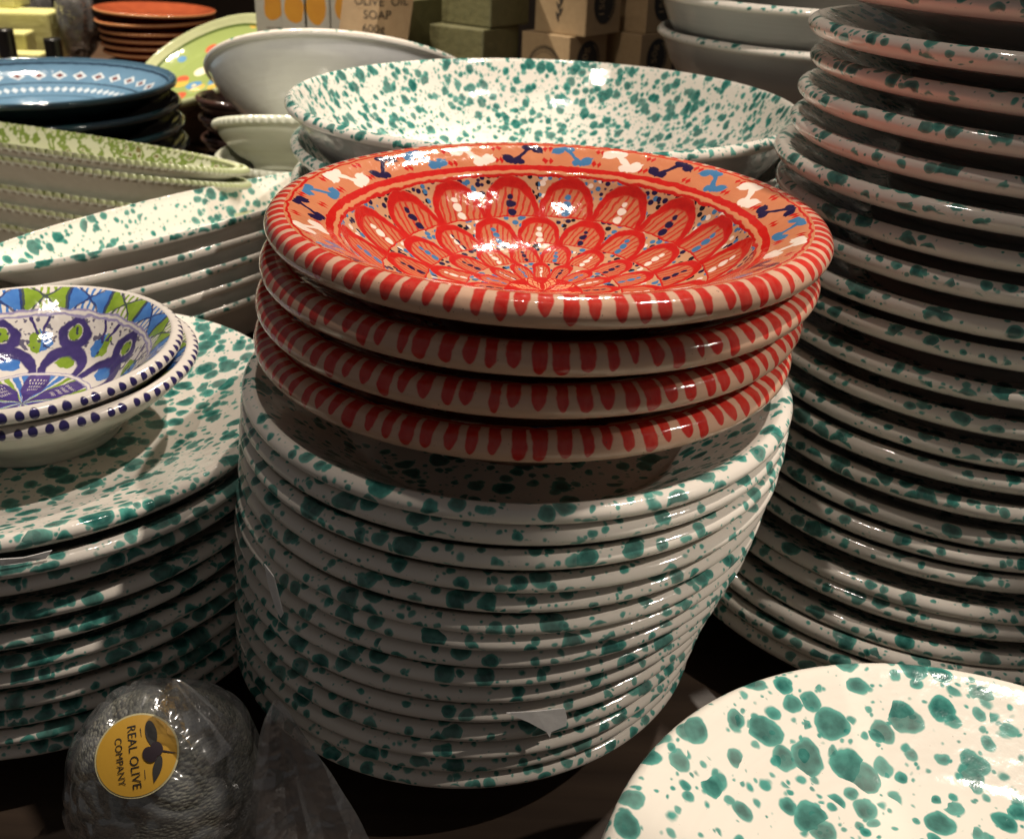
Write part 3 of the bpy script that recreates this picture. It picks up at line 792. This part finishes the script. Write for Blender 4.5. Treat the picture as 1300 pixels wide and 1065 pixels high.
# yellow-green soap bars, black caps and wrapped pouches, top left
def barsoap(x, y, Y, s, rz, label):
    p = px(x, y, Y); o = link('soap_bar', box_mesh(*s, .004), MAT_YSOAP); o.location = (p.x, p.y, p.z - s[2]); o.rotation_euler = (0, 0, rz); tag(o, label, 'soap', 'yellow-green soap bars'); return o
hs = hz
def bar(x, Y, z, s, rz, label):
    o = link('soap_bar', box_mesh(*s, .004), MAT_YSOAP); p = px(x, 40, Y); o.location = (p.x, Y, z); o.rotation_euler = (0, 0, rz); return tag(o, label, 'soap', 'yellow-green soap bars')
bar(34, 1.98, hs, (.12, .09, .088), .1, 'large yellow-green soap block, lit strongly, behind the blue bowls')
bar(10, 1.88, hs, (.075, .06, .062), .15, 'yellow-green soap bar in front of the large soap block')
bar(30, 1.83, hs, (.06, .05, .034), .1, 'lowest yellow-green soap bar, between the black caps')
bar(4, 2.03, hs + .088, (.10, .06, .035), -.1, 'yellow-green soap bar lying on top of the others')
MAT_BLK = plain('black_plastic', (.012, .011, .010), .3, bump=0)
MAT_GLS = plain('dark_bottle_glass', (.02, .015, .008), .06, bump=0)
for x_, Y, lb in ((5, 1.70, 'dark bottle with black cap in front of the yellow soap'), (66, 1.72, 'short dark bottle with black cap beside the terracotta plates')):
    p = px(x_, 38 if x_ < 30 else 50, Y); root = empty('bottle', (p.x, Y, SH)); tag(root, lb, 'bottle', 'dark bottles with black caps')
    h = p.z - SH
    link('bottle_glass', lathe([(.0005, 0, 0), (.018, 0, 0), (.020, .003, 0), (.020, h * .6, 0), (.017, h * .68, 0), (.010, h * .72, 0), (.010, h * .82, 0), (.0005, h * .82, 0)], 40, 3), MAT_GLS, root)
    link('cap', lathe([(.0005, h * .745, 0), (.0135, h * .745, 0), (.0138, h * .75, 0), (.0138, h * .985, 0), (.0128, h, 0), (.0005, h, 0)], 40, 2), MAT_BLK, root)
def wrap_mat(name, tint=(1, 1, 1), trans=.80):
    m = bpy.data.materials.new(name); m.use_nodes = True; nt = m.node_tree; nt.nodes.clear()
    out = nt.nodes.new('ShaderNodeOutputMaterial'); mx = nt.nodes.new('ShaderNodeMixShader'); tr = nt.nodes.new('ShaderNodeBsdfTransparent'); gl = nt.nodes.new('ShaderNodeBsdfGlossy')
    lw = nt.nodes.new('ShaderNodeLayerWeight'); lw.inputs[0].default_value = .25
    mr = nt.nodes.new('ShaderNodeMapRange'); mr.inputs[3].default_value = .10; mr.inputs[4].default_value = .75
    tr.inputs[0].default_value = (.93, .93, .93, 1); gl.inputs['Roughness'].default_value = .16; gl.inputs[0].default_value = (.9, .9, .9, 1)
    tc = nt.nodes.new('ShaderNodeTexCoord'); no = nt.nodes.new('ShaderNodeTexNoise'); no.inputs['Scale'].default_value = 34; no.inputs['Detail'].default_value = 2
    bp = nt.nodes.new('ShaderNodeBump'); bp.inputs['Strength'].default_value = .9; bp.inputs['Distance'].default_value = .02
    sb = nt.nodes.new('ShaderNodeMath'); sb.operation = 'SUBTRACT'; sb.inputs[1].default_value = .5
    ab = nt.nodes.new('ShaderNodeMath'); ab.operation = 'ABSOLUTE'        # sharp creases of crumpled film
    df = nt.nodes.new('ShaderNodeBsdfDiffuse'); df.inputs[0].default_value = (.75, .76, .78, 1); m2 = nt.nodes.new('ShaderNodeMixShader'); m2.inputs[0].default_value = .10
    L = nt.links.new
    L(tc.outputs['Object'], no.inputs['Vector']); L(no.outputs[0], sb.inputs[0]); L(sb.outputs[0], ab.inputs[0]); L(ab.outputs[0], bp.inputs['Height']); L(bp.outputs[0], gl.inputs['Normal']); L(bp.outputs[0], lw.inputs['Normal'])
    L(lw.outputs['Facing'], mr.inputs[0]); L(mr.outputs[0], mx.inputs[0]); L(tr.outputs[0], m2.inputs[1]); L(df.outputs[0], m2.inputs[2]); L(m2.outputs[0], mx.inputs[1]); L(gl.outputs[0], mx.inputs[2]); L(mx.outputs[0], out.inputs[0])
    return m
MAT_FILM = wrap_mat('clear_cellophane')

from mathutils import noise as mnoise
def lump_mesh(rx, ry, rz, amp, freq, sub=5, crease=0.0, seed=0.0):
    bm = bmesh.new(); bmesh.ops.create_icosphere(bm, subdivisions=sub, radius=1.0)
    for v in bm.verts:
        d = v.co.normalized()
        n = mnoise.noise(d * freq + Vector((seed, 0, 0)))
        c = abs(mnoise.noise(d * 2.3 + Vector((seed + 7, 3, 1))))
        k = 1 + amp * n - crease * (1 - min(c * 5, 1))
        v.co = Vector((d.x * rx * k, d.y * ry * k, d.z * rz * k))
    me = bpy.data.meshes.new('lump'); bm.to_mesh(me); bm.free()
    me.polygons.foreach_set('use_smooth', [True] * len(me.polygons)); return me

MAT_DRIED = plain('dark_dried_contents', (.055, .040, .030), .7, (.02, .015, .012), 140.0, 6.0)
for x_, y_, Y, lb in ((46, 0, 2.12, 'cellophane-wrapped brown pouch behind the yellow soap'), (98, 14, 1.97, 'cellophane-wrapped brown pouch beside the terracotta plates')):
    p = px(x_, y_ + 20, Y); root = empty('wrapped_pouch', (p.x, Y, hz)); tag(root, lb, 'pouch', 'wrapped pouches at the back')
    h = (p.z - hz) * .62 + .03
    o = link('contents', lump_mesh(.034, .03, h, .12, 3, 4, 0, x_), MAT_DRIED, root); o.location = (0, 0, h)
    o = link('cellophane', lump_mesh(.037, .033, h + .004, .16, 3, 4, .05, x_), MAT_FILM, root); o.location = (0, 0, h + .003)

# ------------------------------------------------------------------ cellophane-wrapped scrub with a round sticker, in front
def granular():
    m = M('dark_granular_herb', .65, .3)
    d, v1, v2 = m.vor(m.vmul(m.co, (1, 1, 1.8)), 420.0)
    c = m.mix(v1, (.095, .096, .070), (.300, .290, .220)); c = m.mix(v2.gt(.93), c, (.25, .22, .15))
    m.bump((1.0 - d), .9, .0025)
    return m.done(c)
MAT_GRAN = granular()
LC = Vector((-.162, .345, 0.0)); LR = (.0450, .042, .0500)
wr = empty('wrapped_herb_bag', (LC.x, LC.y, 0)); tag(wr, 'dark granular bag in clear cellophane with a round yellow sticker', 'bag')
bag = link('contents', lump_mesh(*LR, .05, 2.2, 6, 0, 2.0), MAT_GRAN, wr); bag.location = (0, 0, LR[2])
film = link('cellophane', lump_mesh(LR[0] + .003, LR[1] + .003, LR[2] + .002, .06, 2.2, 6, .05, 2.0), MAT_FILM, wr); film.location = (0, 0, LR[2] + .002)
# sticker wrapped on the lump: (u, v) in the tangent frame -> surface
camv = Vector((0, 0, CAMZ)); sc_ = px(167, 950, LC.y - .028) - (LC + Vector((0, 0, LR[2])))
n0 = Vector((sc_.x / LR[0] ** 1, sc_.y / LR[1] ** 1, sc_.z / LR[2] ** 1)).normalized()
ctr_s = Vector((n0.x * LR[0], n0.y * LR[1], n0.z * LR[2]))
nn = Vector((n0.x / LR[0], n0.y / LR[1], n0.z / LR[2])).normalized()
view = (camv - (LC + Vector((0, 0, LR[2])) + ctr_s)).normalized()
nn = (nn * .55 + view * .45).normalized()
ex = RGT - nn * RGT.dot(nn); ex.normalize(); ey = nn.cross(ex)
def on_lump(u, v, off):
    p = ctr_s + ex * u + ey * v
    r2 = u * u + v * v
    return p + nn * (.0065 - r2 * 7.0 + off)
def wrap_flat(me, off, ang=0.0, scale=1.0, du=0.0, dv=0.0):
    ca, sa = math.cos(ang), math.sin(ang)
    for vtx in me.vertices:
        x, y = vtx.co.x * scale + du, vtx.co.y * scale + dv
        vtx.co = on_lump(x * ca - y * sa, x * sa + y * ca, off)
    me.update(); return me
def rings_disc(r, nr=8, n=48):
    V = [(0, 0, 0)]; F = []
    for i in range(1, nr + 1):
        for k in range(n):
            a = 2 * PI * k / n; V.append((r * i / nr * math.cos(a), r * i / nr * math.sin(a), 0))
    for k in range(n): F.append((0, 1 + k, 1 + (k + 1) % n))
    for i in range(nr - 1):
        for k in range(n):
            a = 1 + i * n + k; b = 1 + i * n + (k + 1) % n; F.append((a, a + n, b + n, b))
    me = bpy.data.meshes.new('d'); me.from_pydata(V, [], F); return me
MAT_YEL = plain('yellow_sticker_paper', (.58, .33, .035), .4, (.52, .28, .03), 60.0, .2)
MAT_PALE = plain('pale_sticker_edge', (.62, .55, .30), .4, bump=0)
MAT_PLUM = plain('dark_olive_print', (.028, .016, .022), .4, bump=0)
MAT_LEAF = plain('grey_leaf_print', (.045, .042, .038), .4, bump=0)
SA = math.radians(-76); SR = .0180
zl = Vector((0, 0, LR[2]))
def sticker_part(name, me, mat):
    o = link(name, me, mat, wr); o.location = zl; return o
sticker_part('sticker_edge', wrap_flat(rings_disc(SR), .0), MAT_PALE)
sticker_part('round_sticker', wrap_flat(rings_disc(SR - .0008), .0003), MAT_YEL)
def txt(s, size, x, y): sticker_part('sticker_lettering', wrap_flat(text_mesh(s, size), .0007, SA, 1.0, x, y), MAT_INK)
txt('REAL OLIVE', .0053, .0005, -.0012); txt('COMPANY', .0042, .0012, -.0072); txt('EST 2000', .0022, .001, -.0115) if False else None
def ell(rx, ry, x, y, ang):
    me = rings_disc(1.0, 4, 24)
    for v in me.vertices:
        a, b = v.co.x * rx, v.co.y * ry
        if rx > 2 * ry: b *= (1 - .5 * (v.co.x + .3) ** 2) if v.co.x > -.3 else 1
        v.co = (a * math.cos(ang) - b * math.sin(ang) + x, a * math.sin(ang) + b * math.cos(ang) + y, 0)
    return me
for rx, ry, x, y, ang_, mt, nm in ((.0068, .0025, -.0068, .0072, .12, MAT_LEAF, 'printed_leaf'), (.0036, .0029, .0012, .0058, .5, MAT_PLUM, 'printed_olive'), (.0032, .0026, -.0006, .0088, .3, MAT_PLUM, 'printed_olive'), (.0058, .0019, .0080, .0080, -.35, MAT_LEAF, 'printed_leaf'), (.0070, .0004, .001, .0115, 1.2, MAT_PLUM, 'printed_stalk')):
    sticker_part(nm, wrap_flat(ell(rx, ry, x, y, ang_), .0007 if nm != 'printed_olive' else .0010, SA), mt)
l_ = bpy.data.meshes.new('rule'); l_.from_pydata([(-.011, .0026, 0), (.011, .0026, 0), (.011, .0029, 0), (-.011, .0029, 0)], [], [(0, 1, 2, 3)])
sticker_part('printed_rule', wrap_flat(l_, .0008, SA), MAT_INK)

# crumpled film peaks
def film_peak(name, base, tip, w1, seed, parent=None):
    V = []; F = []; rng = random.Random(seed); nu, nv = 26, 20
    b = Vector(base); t_ = Vector(tip); ax = t_ - b; L = ax.length; ax.normalize()
    s1 = ax.cross(Vector((0, 1, 0))).normalized(); s2 = ax.cross(s1)
    for j in range(nv + 1):
        h = j / nv
        for i in range(nu):
            a = 2 * PI * i / nu
            fold = 1 + .34 * math.sin(3 * a + seed + h * 1.2) + .16 * math.sin(7 * a + h * 3 + seed)
            r = w1 * (1 - h) ** .75 * fold * (0.9 + .2 * mnoise.noise(Vector((a, h * 4, seed)))) + .0006
            p = b + ax * (L * h) + s1 * (r * math.cos(a)) + s2 * (r * .55 * math.sin(a))
            V.append(p)
    for j in range(nv):
        for i in range(nu):
            a = j * nu + i; c = j * nu + (i + 1) % nu; F.append((a, c, c + nu, a + nu))
    me = bpy.data.meshes.new('film'); me.from_pydata([tuple(v) for v in V], [], F)
    o = link(name, me, MAT_FILM, parent); return o
fp = film_peak('cellophane_knot', (.024, -.012, .088), (.017, -.014, .130), .020, 1.3, wr)
t0 = px(343, 895, .335)
o2 = empty('cellophane_bag', (t0.x, t0.y, 0)); tag(o2, 'empty peak of clear cellophane bag in front of the centre plates', 'bag')
film_peak('cellophane', (.004, .0, .001), (.002, .004, t0.z), .034, 4.1, o2)

# ------------------------------------------------------------------ paper price slips between plates
MAT_PAPER = plain('white_paper', (.84, .82, .79), .8, (.78, .75, .72), 200.0, .3)
def slip(pixels, cx, cy, R, th0, label, mat=MAT_PAPER, flare=0.0):
    """paper slip lying against a stack's side: pixels are projected on the stack's cylinder of radius R"""
    V = []
    R0 = R; xs = [p_[0] for p_ in pixels]
    for (x, y) in pixels:
        R = R0 + flare * (x - min(xs)) / (max(xs) - min(xs))
        d = ray(x, y); o = Vector((0, 0, CAMZ)) - Vector((cx, cy, 0))
        A = d.x ** 2 + d.y ** 2; B = 2 * (o.x * d.x + o.y * d.y); Cc = o.x ** 2 + o.y ** 2 - R * R
        disc_ = max(B * B - 4 * A * Cc, 0); tt = (-B - math.sqrt(disc_)) / (2 * A); V.append(Vector((0, 0, CAMZ)) + d * tt)
    n = len(V); cen = Vector((cx, cy, 0)); W = []
    for v in V:
        q_ = v - cen; q_.z = 0; q_.normalize(); W.append(v - q_ * th0)
    loc = sum(V, Vector()) / n
    me = bpy.data.meshes.new('slip'); P = [v - loc for v in V + W]
    F = [tuple(range(n)), tuple(range(2 * n - 1, n - 1, -1))] + [(i, i + n, (i + 1) % n + n, (i + 1) % n) for i in range(n)]
    me.from_pydata([tuple(p) for p in P], [], F); o = link('paper_slip', me, mat); o.location = loc
    return tag(o, label, 'paper', 'paper slips between plates')
slip([(643, 905), (680, 903), (717, 899), (720, 910), (719, 921), (700, 929), (698, 936), (694, 929), (672, 917)], -.016, .495, .1490, .0006, 'white torn paper slip sticking out of the plates under the red bowls', flare=-.004)
slip([(335, 716), (347, 732), (359, 779), (356, 784), (349, 770), (341, 745)], -.014, .495, .1520, .0006, 'thin grey paper slip on the shaded side of the plates under the red bowls')
slip([(0, 710), (30, 708), (66, 699), (58, 709), (20, 716), (0, 718)], -.286, .515, .1512, .0006, 'paper slip under the top plate below the blue bowls')
